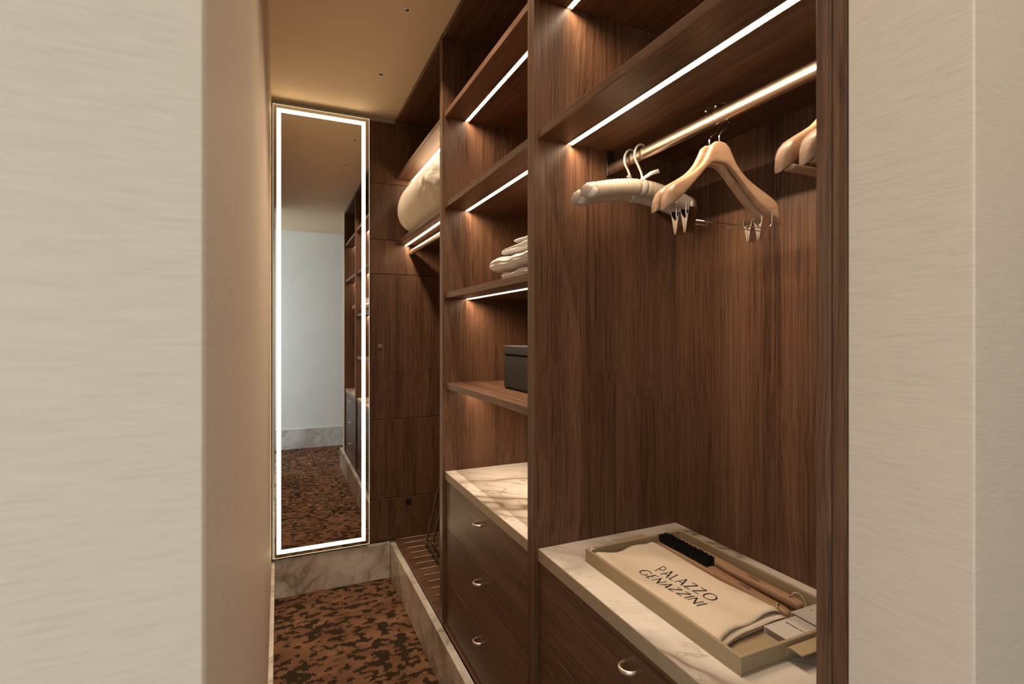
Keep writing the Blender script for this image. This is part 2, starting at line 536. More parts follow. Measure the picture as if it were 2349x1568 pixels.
# lock button and grommets on the panelling
t = thing('lock_knob', (0.603, YE, 1.503), 'small chrome lock button on the dark wood panelling beside the mirror', 'knob')
bm = bmesh.new(); cyl(bm, (0.603, YE - .010, 1.512), (0, 1, 0), 0.012, 0.0098, 24); finish('rosette', bm, plain('brushed_chrome', (.85, .83, .8), .38, 1.0), t, 'auto')
bm = bmesh.new(); cyl(bm, (0.603, YE - .0135, 1.512), (0, 1, 0), 0.0065, 0.0034, 16); finish('button', bm, DARKM, t, 'auto')
def grommet(x, z, r, label):
    t = thing('cable_grommet', (x, YE, z - r), label, 'grommet')
    bm = bmesh.new()
    rr = []
    for rad, y in ((r, YE - .0002), (r, YE - .003), (r * .78, YE - .003), (r * .78, YE - .0002)):
        rr.append([(x + rad * math.cos(2 * PI * k / 24), y, z + rad * math.sin(2 * PI * k / 24)) for k in range(24)])
    rings(bm, rr, closed=True)
    finish('ring', bm, DARKM, t, 'auto')
    bm = bmesh.new(); cyl(bm, (x, YE - .0012, z), (0, 1, 0), r * .77, 0.001, 24); finish('bore', bm, BLACK, t)
grommet(0.775, 2.545, 0.020, 'round grommet in the end panelling, up beside the rolled duvet')
grommet(0.789, 0.476, 0.021, 'black round grommet low in the end panelling above the shoe rack')

# ------------------------------------------------------------------ lit mirror
gx0, gx1, gz0, gz1 = -0.029, 0.527, 0.256, 2.963
mr = thing('wall_mirror', (0.249, YM, gz0), 'tall frameless mirror with a glowing light band around its edge', 'mirror')
bm = bmesh.new(); box(bm, gx0, gx1, YM, YM + .005, gz0, gz1); finish('glass', bm, MIRR, mr)
bm = bmesh.new(); box(bm, gx0 + .012, gx1 - .012, YM + .0052, 3.4615, gz0 + .012, gz1 - .012); finish('backing_box', bm, DARKM, mr)
def frame_bm(x0, x1, z0, z1, wd, y0, y1):
    bm = bmesh.new()
    box(bm, x0, x0 + wd, y0, y1, z0, z1); box(bm, x1 - wd, x1, y0, y1, z0, z1)
    box(bm, x0 + wd, x1 - wd, y0, y1, z0, z0 + wd); box(bm, x0 + wd, x1 - wd, y0, y1, z1 - wd, z1)
    return bm
finish('light_band', frame_bm(gx0 + .019, gx1 - .022, gz0 + .021, gz1 - .021, 0.023, YM - .0008, YM - .0001), MLED, mr)
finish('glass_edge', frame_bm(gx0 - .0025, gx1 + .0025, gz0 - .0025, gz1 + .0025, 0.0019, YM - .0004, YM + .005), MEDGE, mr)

# ------------------------------------------------------------------ wardrobes
def handle_bm(y, z, x=0.7145):
    bm = bmesh.new()
    R = 0.0205
    pts = [(x + 0.001, y - R, z), (x - .004, y - R, z)]
    for k in range(1, 14):
        a = -PI / 2 + PI * k / 14
        pts.append((x - .004 - R * math.cos(a) * 1.0, y + R * math.sin(a), z))
    pts += [(x - .004, y + R, z), (x + 0.001, y + R, z)]
    tube(bm, pts, 0.0046, 12, sx=1.2, sy=0.85)
    return bm

def led(shelf, x, y0, y1, z, dim=1.0):
    bm = bmesh.new(); box(bm, x - .007, x + .007, y0 + .004, y1 - .004, z - .0012, z - .0002)
    st = finish('light_strip', bm, LED, shelf)
    L = bpy.data.lights.new('strip_beam', 'AREA'); L.shape = 'RECTANGLE'
    L.size = 0.009; L.size_y = y1 - y0 - .012
    L.energy = LED_BEAM_W * dim * (y1 - y0); L.color = LED_COL; L.spread = math.radians(112)
    lo = bpy.data.objects.new('strip_beam', L); COL.objects.link(lo)
    lo.parent = shelf
    lo.location = Vector((x, (y0 + y1) / 2, z - .0032)) - WORLD[shelf.name]
    lo.rotation_euler = (0, -math.radians(30), 0)
    bm = bmesh.new()
    box(bm, x - .010, x - .0072, y0 + .002, y1 - .002, z - .0016, z - .0001)
    box(bm, x + .0072, x + .0090, y0 + .002, y1 - .002, z - .0046, z - .0001)
    finish('channel', bm, ALU, shelf)

G = 0.0008
def unit(label, y0, y1, side_lo, side_hi, shelves, drawers, worktop=None, plinth=0.232, wt=0.025):
    """y0..y1 = inner width; side_lo/side_hi = (from, to) of the upright panels or None"""
    t = thing('wardrobe_unit', ((XF + XB) / 2, (y0 + y1) / 2, plinth), label, 'wardrobe', 'open walnut wardrobe units along the right-hand side')
    ztop = 2.980
    for s in (side_lo, side_hi):
        if s:
            bm = bmesh.new(); box(bm, XF, XB + .016, s[0], s[1], plinth, CEIL - .001, bev=0.0004)
            finish('side_panel', bm, WV, t)
    bm = bmesh.new(); box(bm, XB, XB + .016, y0 + G, y1 - G, plinth, CEIL - .001); finish('back_panel', bm, WV, t)
    bm = bmesh.new(); box(bm, XF + .002, XB - G, y0 + G, y1 - G, ztop, CEIL - .001, bev=0.001); finish('top_panel', bm, WH, t)
    for (z, th, lx) in shelves:
        bm = bmesh.new(); box(bm, XS, XB - G, y0 + G, y1 - G, z, z + th, bev=0.0012)
        s = finish('shelf', bm, WH, t)
        if lx:
            led(s, lx, y0, y1, z, (0.55 if z < 1.5 else 0.9) if y0 == A1 else 1.0)
    if drawers:
        zz = [0.236, 0.459, 0.686, 0.9135]
        for i in range(3):
            bm = bmesh.new(); box(bm, 0.7145, 0.7345, y0 + .003, y1 - .003, zz[i] + .0014, zz[i + 1] - .0014, bev=0.0012)
            d = finish('drawer', bm, WH, t)
            finish('handle', handle_bm((y0 + y1) / 2, zz[i + 1] - .058), NICKEL, d, True)
        bm = bmesh.new(); box(bm, XF + .002, XB - G, y0 + G, y1 - G, plinth, .2355, bev=.0006); finish('bottom_panel', bm, WH, t)
        bm = bmesh.new(); box(bm, 0.740, XB - G, y0 + G, y1 - G, .2362, 0.9135); finish('carcass', bm, DARKM, t)
    return t

SH = 0.026
uR = unit('wardrobe bay nearest the camera, with hangers, long rail and tray', C1, A0, (C0 + .0215, C1), (A0, A0 + .0224),
          [(2.604, SH, 0.820), (2.183, SH, 0.820)], True)
bm = bmesh.new(); box(bm, XF + .0015, XB + .016, C0, C0 + .0210, 0.232, CEIL - .001, bev=0.001); finish('filler_panel', bm, WV, uR)
uM = unit('middle wardrobe bay with four lit shelves and a black box', A1, B0, (A0 + .0226, A1), (B0, B0 + .0219),
          [(2.610, SH, 0.820), (2.183, SH, 0.820), (1.762, SH, 0.820), (1.341, SH, 0.820)], True)
uL = unit('far wardrobe bay next to the mirror, open down to the shoe rack', B1, YE - .001, (B0 + .0221, B1), None,
          [(2.610, SH, 0.812), (2.181, SH, 0.772)], False)

EDGE = plain('beige_edge', (0.36, 0.275, 0.185), 0.5, nscale=60, namt=0.05)
def worktop(y0, y1, label):
    t = thing('worktop', ((XS + XB) / 2, (y0 + y1) / 2, 0.914), label, 'worktop', 'marble worktops above the drawers')
    bm = bmesh.new(); box(bm, XS + .0024, XB - G, y0 + G, y1 - G, 0.9141, 0.950, bev=0.0005); finish('slab', bm, MARB_T, t)
    bm = bmesh.new(); box(bm, XS, XS + .0023, y0 + G, y1 - G, 0.9141, 0.9496, bev=0.0004); finish('edge_band', bm, EDGE, t, label='plain beige edge band')
worktop(C1, A0, 'marble worktop under the tray in the nearest wardrobe bay')
worktop(A1, B0, 'bare marble worktop over the middle bay drawers')

# ------------------------------------------------------------------ shoe rack board of the far bay
sr = thing('shoe_rack', (0.97, 2.92, 0.232), 'dark wooden shoe board with thin metal rods at the foot of the far bay', 'shoe rack')
bm = bmesh.new(); box(bm, 0.7005, XB - G, B1 + G, YE - .002, 0.232, 0.244, bev=0.001); finish('board', bm, WX, sr)
for k in range(12):
    y = 3.400 - k * 0.0805
    bm = bmesh.new()
    tube(bm, [(0.737, y, 0.2435), (0.737, y, 0.250), (0.742, y, 0.2525), (1.19, y, 0.2525), (1.195, y, 0.250), (1.195, y, 0.2435)], 0.0013, 8)
    ball(bm, (0.737, y, 0.2515), 0.0030, 8)
    finish('rod', bm, RODM, sr, True)

# ------------------------------------------------------------------ rails
def rail(y0, y1, xc, zb, zt, shelfz, label):
    t = thing('clothes_rail', (xc, (y0 + y1) / 2, zb), label, 'rail')
    bm = bmesh.new()
    rr = []
    zc = (zb + zt) / 2; hz = (zt - zb) / 2; hx = 0.0115
    for y in (y0 + .001, y1 - .001):
        ring = []
        for k in range(28):
            a = 2 * PI * k / 28
            c, s = math.cos(a), math.sin(a)
            ring.append((xc + hx * math.copysign(abs(c) ** 0.7, c), y, zc + hz * math.copysign(abs(s) ** 0.7, s)))
        rr.append(ring)
    rings(bm, rr)
    finish('bar', bm, BRONZE, t, 'auto')
    for y in (y0 + .0008, y1 - .0068):
        bm = bmesh.new(); box(bm, xc - .013, xc + .013, y, y + .006, zb - .004, shelfz - .0008, bev=0.001)
        finish('bracket', bm, DARKM, t)
    return t
RX, RZ0, RZ1 = 0.970, 2.104, 2.140
rail(C1, A0, RX, RZ0, RZ1, 2.183, 'long bronze clothes rail holding the hangers in the nearest bay')
rail(B1, YE, 0.805, 2.118, 2.150, 2.181, 'bronze clothes rail under the duvet shelf in the far bay')

# ------------------------------------------------------------------ hangers
HP = [(0, 2.055, 2.003), (.015, 2.053, 2.003), (.027, 2.044, 1.999), (.036, 2.026, 1.993), (.048, 2.006, 1.984), (.062, 1.990, 1.970), (.080, 1.975, 1.953), (.100, 1.963, 1.934), (.120, 1.952, 1.915), (.140, 1.941, 1.900), (.156, 1.931, 1.889), (.168, 1.919, 1.881), (.176, 1.907, 1.876), (.1815, 1.894, 1.8725), (.1845, 1.882, 1.8710), (.1855, 1.8745, 1.8708)]
XC = 0.958
def wooden_hanger(y, label, clips=True, bar=False):
    t = thing('wooden_hanger', (XC, y, 1.86), label, 'hanger', 'beech hangers on the rail')
    bm = bmesh.new()
    P = [(-x, a, -x, b) for x, a, b in HP[:0:-1]] + [(x, a, x, b) for x, a, b in HP]
    Q = []
    for i in range(len(P) - 1):
        for k in range(3):
            f = k / 3
            Q.append(tuple(P[i][j] * (1 - f) + P[i + 1][j] * f for j in range(4)))
    Q.append(P[-1])
    rr = []
    n = 16
    for (tx, tz, bx, bz) in Q:
        cx, cz = (tx + bx) / 2, (tz + bz) / 2
        hx, hz = (tx - bx) / 2, (tz - bz) / 2
        u = min(1.0, abs(cx) / 0.18)
        th = 0.0065 + 0.0095 * (u ** 1.5)
        th *= math.sqrt(max(0.05, min(1, (0.187 - abs(cx)) / 0.022)))
        off = -0.014 * u * u
        ring = []
        for k in range(n):
            a = 2 * PI * k / n
            c, s = math.cos(a), math.sin(a)
            c = math.copysign(abs(c) ** 0.50, c); s = math.copysign(abs(s) ** 0.45, s)
            ring.append((XC + cx + hx * c, y + off + th * s, cz + hz * c))
        rr.append(ring)
    rings(bm, rr)
    finish('body', bm, BEECH, t, True)
    # hook: up behind the rail, over it, tip in front
    bm = bmesh.new()
    pts = smoothpath([(XC, y, 2.050), (XC + .0005, y, 2.072), (XC + .018, y, 2.088), (RX + .021, y, 2.108), (RX + .0225, y, 2.128), (RX + .012, y, 2.147), (RX, y, 2.1505), (RX - .016, y, 2.147), (RX - .024, y, 2.137)], 6)
    r_ = 0.0022
    tube(bm, pts, r_, 10, up=(0, 1, 0))
    ball(bm, pts[-1], 0.0036, 12)
    finish('hook', bm, CHROME, t, True)
    if clips:
        zb = 1.858
        yb = y - 0.012
        bm = bmesh.new()
        tube(bm, [(0.842, yb, zb), (1.118, yb, zb)], 0.0016, 8)
        for x, s in ((0.836, 1), (1.110, -1)):
            tube(bm, smoothpath([(x, y - .020, 1.900), (x, y - .020, 1.875), (x + s * .003, y - .018, 1.863), (x + s * .012, yb, zb)], 5), 0.0015, 8)
        finish('clip_bar', bm, CHROME, t, True)
        for xk in (0.852, 1.084):
            bm = bmesh.new()
            w2 = 0.0125
            for s in (-1, 1):
                # one jaw: slanted thin plate with folded side flanges
                y_b, y_t = yb + s * .0012, yb + s * .0135
                z_b, z_t = zb - .030, zb + .026
                def P3(x, f, o):
                    return (x, y_b + (y_t - y_b) * f + s * o, z_b + (z_t - z_b) * f)
                V = [bm.verts.new(P3(xk + a, f, o)) for a in (-w2, w2) for f in (0, 1) for o in (0, .0012)]
                for q in ((0, 1, 3, 2), (4, 6, 7, 5), (0, 4, 5, 1), (2, 3, 7, 6), (0, 2, 6, 4), (1, 5, 7, 3)):
                    bm.faces.new([V[i] for i in q])
                for e in (-w2, w2 - .001):
                    a1 = [(xk + e + d, y_b, z_b) for d in (0, .001)]
                    a2 = [(xk + e + d, y_b + (y_t - y_b) * .55 - s * .008, z_b + (z_t - z_b) * .55) for d in (0, .001)]
                    a3 = [(xk + e + d, y_b + (y_t - y_b) * .8, z_b + (z_t - z_b) * .8) for d in (0, .001)]
                    p = [bm.verts.new(c) for c in (a1[0], a2[0], a3[0])]; q = [bm.verts.new(c) for c in (a1[1], a2[1], a3[1])]
                    bm.faces.new(p); bm.faces.new(q[::-1])
                    for i in range(3):
                        j = (i + 1) % 3
                        bm.faces.new((p[i], p[j], q[j], q[i]))
            finish('clip', bm, CHROME, t)
            bm = bmesh.new()
            hel = [(xk - .008 + .016 * k / 40, yb + .0040 * math.cos(k * 1.2), zb + .004 + .0040 * math.sin(k * 1.2)) for k in range(41)]
            tube(bm, hel, 0.0008, 5)
            finish('spring', bm, CHROME, t, True)
    if bar:
        bm = bmesh.new(); box(bm, XC - .165, XC + .165, y - .030, y - .010, 1.878, 1.886, bev=.002)
        finish('trouser_bar', bm, BEECH, t)
    return t
wooden_hanger(0.925, 'beech clip hanger in front, the right one of the central pair')
wooden_hanger(0.956, 'beech clip hanger just behind, the left one of the central pair')
wooden_hanger(0.588, 'beech hanger with a trouser bar, rightmost, cut off by the side panel', False, True)
wooden_hanger(0.634, 'beech hanger with a trouser bar, second from the right side panel', False, True)

def satin_hanger(y, dz, label, flip):
    xc = 0.972
    t = thing('padded_hanger', (xc, y, 1.96 + dz), label, 'hanger', 'ivory satin padded hangers')
    bm = bmesh.new()
    rr = []
    n = 20; M = 90
    for i in range(M + 1):
        s = -1 + 2 * i / M
        x = xc + 0.197 * s
        z = 2.026 + dz - 0.036 * abs(s) ** 1.7 - 0.004 * (1 - min(1, abs(s) * 5)) * 0
        e = min(1.0, (1 - abs(s)) / 0.12)
        r = 0.0235 * (0.10 + 0.90 * math.sqrt(max(0, 1 - (1 - e) ** 2)))
        z -= (0.0235 - r) * 0.55
        if abs(s) < 0.07:
            r *= 0.90
        ring = []
        for k in range(n):
            a = 2 * PI * k / n
            c, sn = math.cos(a), math.sin(a)
            ruff = 1 + (0.040 * math.sin(i * 2.1 + 1.5 * math.sin(k)) if sn > 0.2 else 0.008 * math.sin(i * 1.3))
            ring.append((x - (0.016 * sn * (1 if s < 0 else -1) * max(0, abs(s) - .8) * 5), y + r * 0.88 * c * ruff, z + r * sn * ruff))
        rr.append(ring)
    rings(bm, rr)
    finish('padding', bm, SATIN, t, True)
    for s in (-1, 1):
        bm = bmesh.new()
        x = xc + s * 0.190; z = 2.026 + dz - .0365
        m = Matrix.Translation((x - s * .009, y - .0145, z + .000)) @ Matrix.Rotation(s * math.radians(38), 4, 'Z') @ Matrix.Rotation(s * math.radians(28), 4, 'Y') @ Matrix.Diagonal((0.0170, 0.0060, 0.0130, 1))
        bmesh.ops.create_uvsphere(bm, u_segments=16, v_segments=10, radius=1, matrix=m)
        finish('end_cap', bm, SATIN2, t, True)
    bm = bmesh.new()
    pts = smoothpath([(xc, y, 2.040 + dz), (xc + .001, y, 2.062 + dz), (xc - .010, y, 2.085), (RX - .021, y, 2.108), (RX - .0215, y, 2.130), (RX - .010, y, 2.148), (RX + .003, y, 2.152), (RX + .016, y, 2.146), (RX + .021, y, 2.133)], 6)
    tube(bm, pts, 0.0034, 10, up=(0, 1, 0))
    finish('hook', bm, SATIN2, t, True)
    # ribbon: knot wrapped round the middle and two tails
    bm = bmesh.new()
    ring = []
    for k in range(24):
        a = 2 * PI * k / 24
        ring.append((xc, y + 0.0222 * math.cos(a), 2.0262 + dz + 0.0238 * math.sin(a)))
    rr = []
    for dx in (-.008, -.005, 0, .005, .008):
        rr.append([(p[0] + dx, p[1] + (0.0015 if abs(dx) < .005 else 0) * math.cos(2 * PI * k / 24), p[2] + (0.0015 if abs(dx) < .005 else 0) * math.sin(2 * PI * k / 24)) for k, p in enumerate(ring)])
    rings(bm, rr, cap=False)
    for (ex, ey, ez) in ((.036 * flip, -.028, .024), (-.022 * flip, -.030, -.012)):
        a = Vector((xc, y - .006, 2.050 + dz)); b = a + Vector((ex, ey, ez - .004))
        wdt = Vector((-.3 * ez, 0, .3 * ex)) + Vector((0, .004, .006))
        wdt = wdt.normalized() * .0065
        v = []
        for f, g in ((0, .65), (.5, .9), (1, 1.0)):
            c = a.lerp(b, f) + Vector((0, 0, .004 * math.sin(f * PI)))
            v.append((bm.verts.new(c - wdt * g), bm.verts.new(c + wdt * g)))
        for i in range(2):
            bm.faces.new((v[i][0], v[i][1], v[i + 1][1], v[i + 1][0]))
    o = finish('ribbon', bm, SATIN2, t, True)
    md = o.modifiers.new('thick', 'SOLIDIFY'); md.thickness = 0.0012
    return t
satin_hanger(1.234, 0.0, 'ivory satin padded hanger, nearer one with the upright ribbon tail', 1)
satin_hanger(1.283, -.008, 'ivory satin padded hanger, the one closer to the left panel', -1)

# ------------------------------------------------------------------ tray and its contents
TX0, TX1, TY0, TY1, TZ = 0.796, 1.144, 0.716, 1.263, 0.9505
tr = thing('amenity_tray', ((TX0 + TX1) / 2, (TY0 + TY1) / 2, TZ), 'sand coloured rectangular tray with raised rim on the marble worktop', 'tray')
bm = bmesh.new(); box(bm, TX0, TX1, TY0, TY1, TZ, TZ + .0035, bev=0.0006); finish('base', bm, TRAY, tr)
bm = bmesh.new()
th = 0.0075
def rim(bm, x0, x1, y0, y1, z0, z1, th):
    O = [(x0, y0), (x1, y0), (x1, y1), (x0, y1)]
    I = [(x0 + th, y0 + th), (x1 - th, y0 + th), (x1 - th, y1 - th), (x0 + th, y1 - th)]
    c = 0.0012
    rr = [[(x, y, z0) for x, y in O], [(x, y, z1 - c) for x, y in O],
          [(x + (c if x < (x0 + x1) / 2 else -c), y + (c if y < (y0 + y1) / 2 else -c), z1) for x, y in O],
          [(x - (c if x < (x0 + x1) / 2 else -c), y - (c if y < (y0 + y1) / 2 else -c), z1) for x, y in I],
          [(x, y, z1 - c) for x, y in I], [(x, y, z0) for x, y in I]]
    rings(bm, rr, closed=True)
rim(bm, TX0 + .001, TX1 - .001, TY0 + .001, TY1 - .001, TZ + .0042, TZ + .0365, th)
finish('rim', bm, TRAY, tr)
def tray_handle(ys, dirn):
    bm = bmesh.new()
    x0, x1 = 0.917, 1.022
    prof = [(0.0, TZ + .004), (0.0, TZ + .020), (.0012, TZ + .0255), (.004, TZ + .029), (.010, TZ + .031), (.018, TZ + .0305), (.034, TZ + .029)]
    rr = []
    for x in (x0, x1):
        ring = [(x, ys + dirn * (d + .0004), z) for d, z in prof] + [(x, ys + dirn * (d + .0020), z - (.0018 if d > .003 else 0)) for d, z in prof[::-1]]
        rr.append(ring)
    rings(bm, rr)
    finish('handle', bm, TRAY, tr)
tray_handle(TY0 + .001, -1); tray_handle(TY1 - .001, 1)

# laundry bag ------------------------------------------------------
FZ = TZ + .0036
def bag_h(x, y):
    z = 0.9800
    z += 0.0030 * math.sin((y - 0.8) * 17 + x * 14) + 0.0022 * math.sin(x * 45 + y * 8)
    z += 0.0060 * noise.noise(Vector((x * 9, y * 7, 0.3)))
    return z
bag = thing('laundry_bag', (0.915, 1.01, FZ), 'folded cream cotton laundry bag printed with large dark lettering', 'laundry bag')
def bag_sheet(name, x0, x1, y0, y1, zf, nx=26, ny=56, thick=0.0011, edge=None):
    bm = bmesh.new()
    V = []
    for j in range(ny + 1):
        row = []
        for i in range(nx + 1):
            u, v = i / nx, j / ny
            ylo = y0 + (edge(u) if edge else 0)
            yhi = y1 - 0.021 * math.sin(u * PI) ** .8 + .003 * math.sin(u * 14)
            x = x0 + (x1 - x0) * u; y = ylo + (yhi - ylo) * v
            z = zf(x, y, u, v)
            row.append(bm.verts.new((x, y, z)))
        V.append(row)
    for j in range(ny):
        for i in range(nx):
            bm.faces.new((V[j][i], V[j][i + 1], V[j + 1][i + 1], V[j + 1][i]))
    o = finish(name, bm, COTTON, bag, True)
    md = o.modifiers.new('thick', 'SOLIDIFY'); md.thickness = thick; md.offset = -1
    return o
ed = lambda u: 0.004 * math.sin(u * 9) + 0.033 * math.sin(u * PI * .75)
BX0, BX1 = 0.8085, 1.024
def top_z(x, y, u, v):
    roll = 0.013 * max(0, 1 - u / .05) ** 2 + 0.014 * max(0, 1 - (1 - u) / .06) ** 2
    lift = 0.0022 * max(0, 1 - v / .06) * math.sin(u * PI * 2.2 + .4) - .006 * max(0, 1 - v / .05) ** 2 * (1 - u) 
    droop = 0.018 * max(0, 1 - (1 - v) / .03) ** 2 + .012 * max(0, 1 - v / .02) ** 2 * (1 - math.sin(u * PI))
    return bag_h(x, y) - roll + lift - droop * .5
bag_sheet('top_layer', BX0, BX1, 0.782, 1.249, top_z, edge=ed)
for k in range(4):
    zz = FZ + .0045 + k * .0046
    bag_sheet('under_layer', BX0 + .002 + .001 * k, BX1 - .003, 0.777 + .003 * ((k * 7) % 3), 1.238,
              lambda x, y, u, v, zz=zz, k=k: zz + .0012 * math.sin(u * (5 + 2 * k) + k) * max(0, 1 - v / .25) - (.35 * (zz - FZ - .004)) * max(0, 1 - v / .08) * (1 - u) + .0005 * math.sin(y * 20),
              nx=20, ny=24, edge=lambda u, k=k: 0.003 * math.sin(u * 9 + k * 2) + (0.030 - .002 * k) * math.sin(u * PI * .75))
# drawcord ends poking out at the corners
bm = bmesh.new()
tube(bm, smoothpath([(0.8135, 0.80, 0.968), (0.8120, 0.788, 0.970), (0.8160, 0.781, 0.965), (0.8175, 0.778, 0.956)], 5), 0.0026, 8)
finish('drawcord', bm, SATIN2, bag, True, label='white drawcord end')
bm = bmesh.new()
tube(bm, smoothpath([(0.8085, 1.235, 0.975), (0.8075, 1.250, 0.982), (0.812, 1.2535, 0.986), (0.819, 1.250, 0.984)], 5), 0.0026, 8)
finish('drawcord', bm, SATIN2, bag, True, label='white drawcord end')

# lettering: thin-and-thick capitals built from strokes -------------
TH, TK = 0.062, 0.125
def arc(cx, cy, rx, ry, a0, a1, n=22):
    return [(cx + rx * math.cos(a0 + (a1 - a0) * k / n), cy + ry * math.sin(a0 + (a1 - a0) * k / n)) for k in range(n + 1)]
def L2(a, b, n=8):
    return [(a[0] + (b[0] - a[0]) * k / n, a[1] + (b[1] - a[1]) * k / n) for k in range(n + 1)]
GL = {
 'P': (.50, [(L2((.05, 0), (.05, 1)), TH), (L2((.05, .98), (.25, .98)) + arc(.25, .73, .25, .25, PI / 2, -PI / 2) + L2((.25, .48), (.05, .48)), TH)]),
 'A': (.74, [(L2((.0, 0), (.37, 1)), TH), (L2((.37, 1), (.74, 0)), TK), (L2((.12, .34), (.61, .34)), TH)]),
 'L': (.46, [(L2((.05, 1), (.05, 0)), TK * .8), (L2((.05, .03), (.46, .03)), TH)]),
 'Z': (.68, [(L2((.04, .97), (.66, .97)), TH), (L2((.64, .97), (.04, .03)), TK), (L2((.02, .03), (.68, .03)), TH)]),
 'O': (.98, [(arc(.49, .5, .46, .48, 0, 2 * PI, 40), 'O')]),
 'G': (.88, [(arc(.49, .5, .46, .48, .75, 5.75, 34), 'O'), (L2((.86, .42), (.86, .10)), TH), (L2((.62, .42), (.88, .42)), TH)]),
 'E': (.48, [(L2((.05, 1), (.05, 0)), TK * .8), (L2((.05, .97), (.46, .97)), TH), (L2((.05, .52), (.40, .52)), TH), (L2((.05, .03), (.48, .03)), TH)]),
 'N': (.76, [(L2((.04, 0), (.04, 1)), TH), (L2((.04, 1), (.72, 0)), TK), (L2((.72, 0), (.72, 1)), TH)]),
 'I': (.08, [(L2((.04, 0), (.04, 1)), TK * .8)]),
}
def lettering(bm, text, org, du, dv, size, gap, zf, lift, boost=1.0, depth=0.0002):
    """org = baseline start (x, y); du = reading direction, dv = up direction (unit 2-D)"""
    cur = 0.0
    for ch in text:
        wd, strokes = GL[ch]
        for pts, wt in strokes:
            n = len(pts)
            A = []
            for i, p in enumerate(pts):
                q0 = pts[max(i - 1, 0)]; q1 = pts[min(i + 1, n - 1)]
                tx, ty = q1[0] - q0[0], q1[1] - q0[1]
                l = math.hypot(tx, ty) or 1
                tx, ty = tx / l, ty / l
                ww = (TH + (TK - TH) * abs(ty) ** 1.5 if wt == 'O' else wt) * boost
                for s in (-1, 1):
                    gx = cur + p[0] - ty * ww / 2 * s; gy = p[1] + tx * ww / 2 * s
                    X = org[0] + (du[0] * gx + dv[0] * gy) * size
                    Y = org[1] + (du[1] * gx + dv[1] * gy) * size
                    z = zf(X, Y)
                    A.append((bm.verts.new((X, Y, z + lift)), bm.verts.new((X, Y, z + lift - depth))))
            for i in range(n - 1):
                a, b, c, d = A[2 * i], A[2 * i + 1], A[2 * i + 3], A[2 * i + 2]
                for f in ((a[0], b[0], c[0], d[0]), (a[1], d[1], c[1], b[1]), (a[0], d[0], d[1], a[1]), (b[0], b[1], c[1], c[0])):
                    try: bm.faces.new(f)
                    except ValueError: pass
        cur += wd + gap
tz = lambda X, Y: top_z(X, Y, (X - BX0) / (BX1 - BX0), 0.5)
bm = bmesh.new()
rt = 0.035
du = (math.sin(rt) * 1.0, -math.cos(rt)); dv = (math.cos(rt), math.sin(rt))
lettering(bm, 'PALAZZO', (0.9005, 1.091), du, dv, 0.0305, .23, tz, .0010)
lettering(bm, 'GENAZZINI', (0.8585, 1.108), (0.0, -1.0), (1.0, 0.0), 0.0305, .235, tz, .0010)
finish('lettering', bm, INK, bag, label='dark printed capitals', recalc=False)

# brushes ----------------------------------------------------------
def brush_body(bm, prof, xc, z0, n=14):
    """prof: list of (y, half width, height, x offset)"""
    rr = []
    for (y, hw, h, dx) in prof:
        ring = []
        for k in range(n):
            a = 2 * PI * k / n
            c, s = math.cos(a), math.sin(a)
            c = math.copysign(abs(c) ** .42, c); s = math.copysign(abs(s) ** .42, s)
            ring.append((xc + dx + hw * c, y, z0 + h / 2 + h / 2 * s))
        rr.append(ring)
    rings(bm, rr)
def mini_text(bm, y, x, z, size):
    zf = lambda X, Y: z
    lettering(bm, 'PALAZZO', (x + size * .1, y), (0, -1), (1, 0), size, .22, zf, .0003, 1.5, .0002)
    lettering(bm, 'GENAZZINI', (x - size * 1.2, y + size * .35), (0, -1), (1, 0), size, .22, zf, .0003, 1.5, .0002)

b1 = thing('clothes_brush', (1.045, 1.02, FZ), 'beech clothes brush lying with its black bristles up beside the bag', 'brush')
bm = bmesh.new()
bz = FZ + .0006
brush_body(bm, [(1.2390, .006, .012, 0), (1.2370, .0135, .020, 0), (1.230, .0165, .026, 0), (1.13, .0175, .0275, 0), (1.03, .0170, .027, 0), (1.00, .0150, .0255, 0), (.94, .0135, .024, .001), (.86, .0130, .022, .003), (.825, .0120, .021, .004), (.812, .0090, .018, .004), (.809, .0040, .010, .004)], 1.043, bz)
finish('handle', bm, BRUSHW, b1, True)
bm = bmesh.new()
for i in range(31):
    for j in range(6):
        y = 1.224 - i * .0061 + random.uniform(-.0004, .0004); x = 1.0315 + j * .0049
        tx, ty = random.uniform(-.0016, .0016) + (j - 2.5) * .0006, random.uniform(-.0016, .0016)
        h = .0235 + random.uniform(-.001, .0012)
        rr = []
        for f, r in ((0, .0017), (.7, .0024), (1, .0020)):
            rr.append([(x + tx * f + r * math.cos(2 * PI * k / 5), y + ty * f + r * math.sin(2 * PI * k / 5), bz + .0258 + h * f) for k in range(5)])
        rings(bm, rr)
finish('bristles', bm, BRISTLE, b1, kind='stuff', label='stiff black bristles')
bm = bmesh.new(); mini_text(bm, .945, 1.044, bz + .0238, .0050); finish('engraving', bm, BROWN_INK, b1, recalc=False)
bm = bmesh.new(); cyl(bm, (1.0470, .838, bz + .0212), (0, 0, 1), .0035, .0008, 14); finish('hole', bm, BLACK, b1)
bm = bmesh.new()
tube(bm, smoothpath([(1.047, .838, bz + .021), (1.044, .836, bz + .027), (1.037, .832, bz + .026), (1.030, .828, bz + .020)], 6), .0012, 8)
finish('cord', bm, CORD, b1, True)

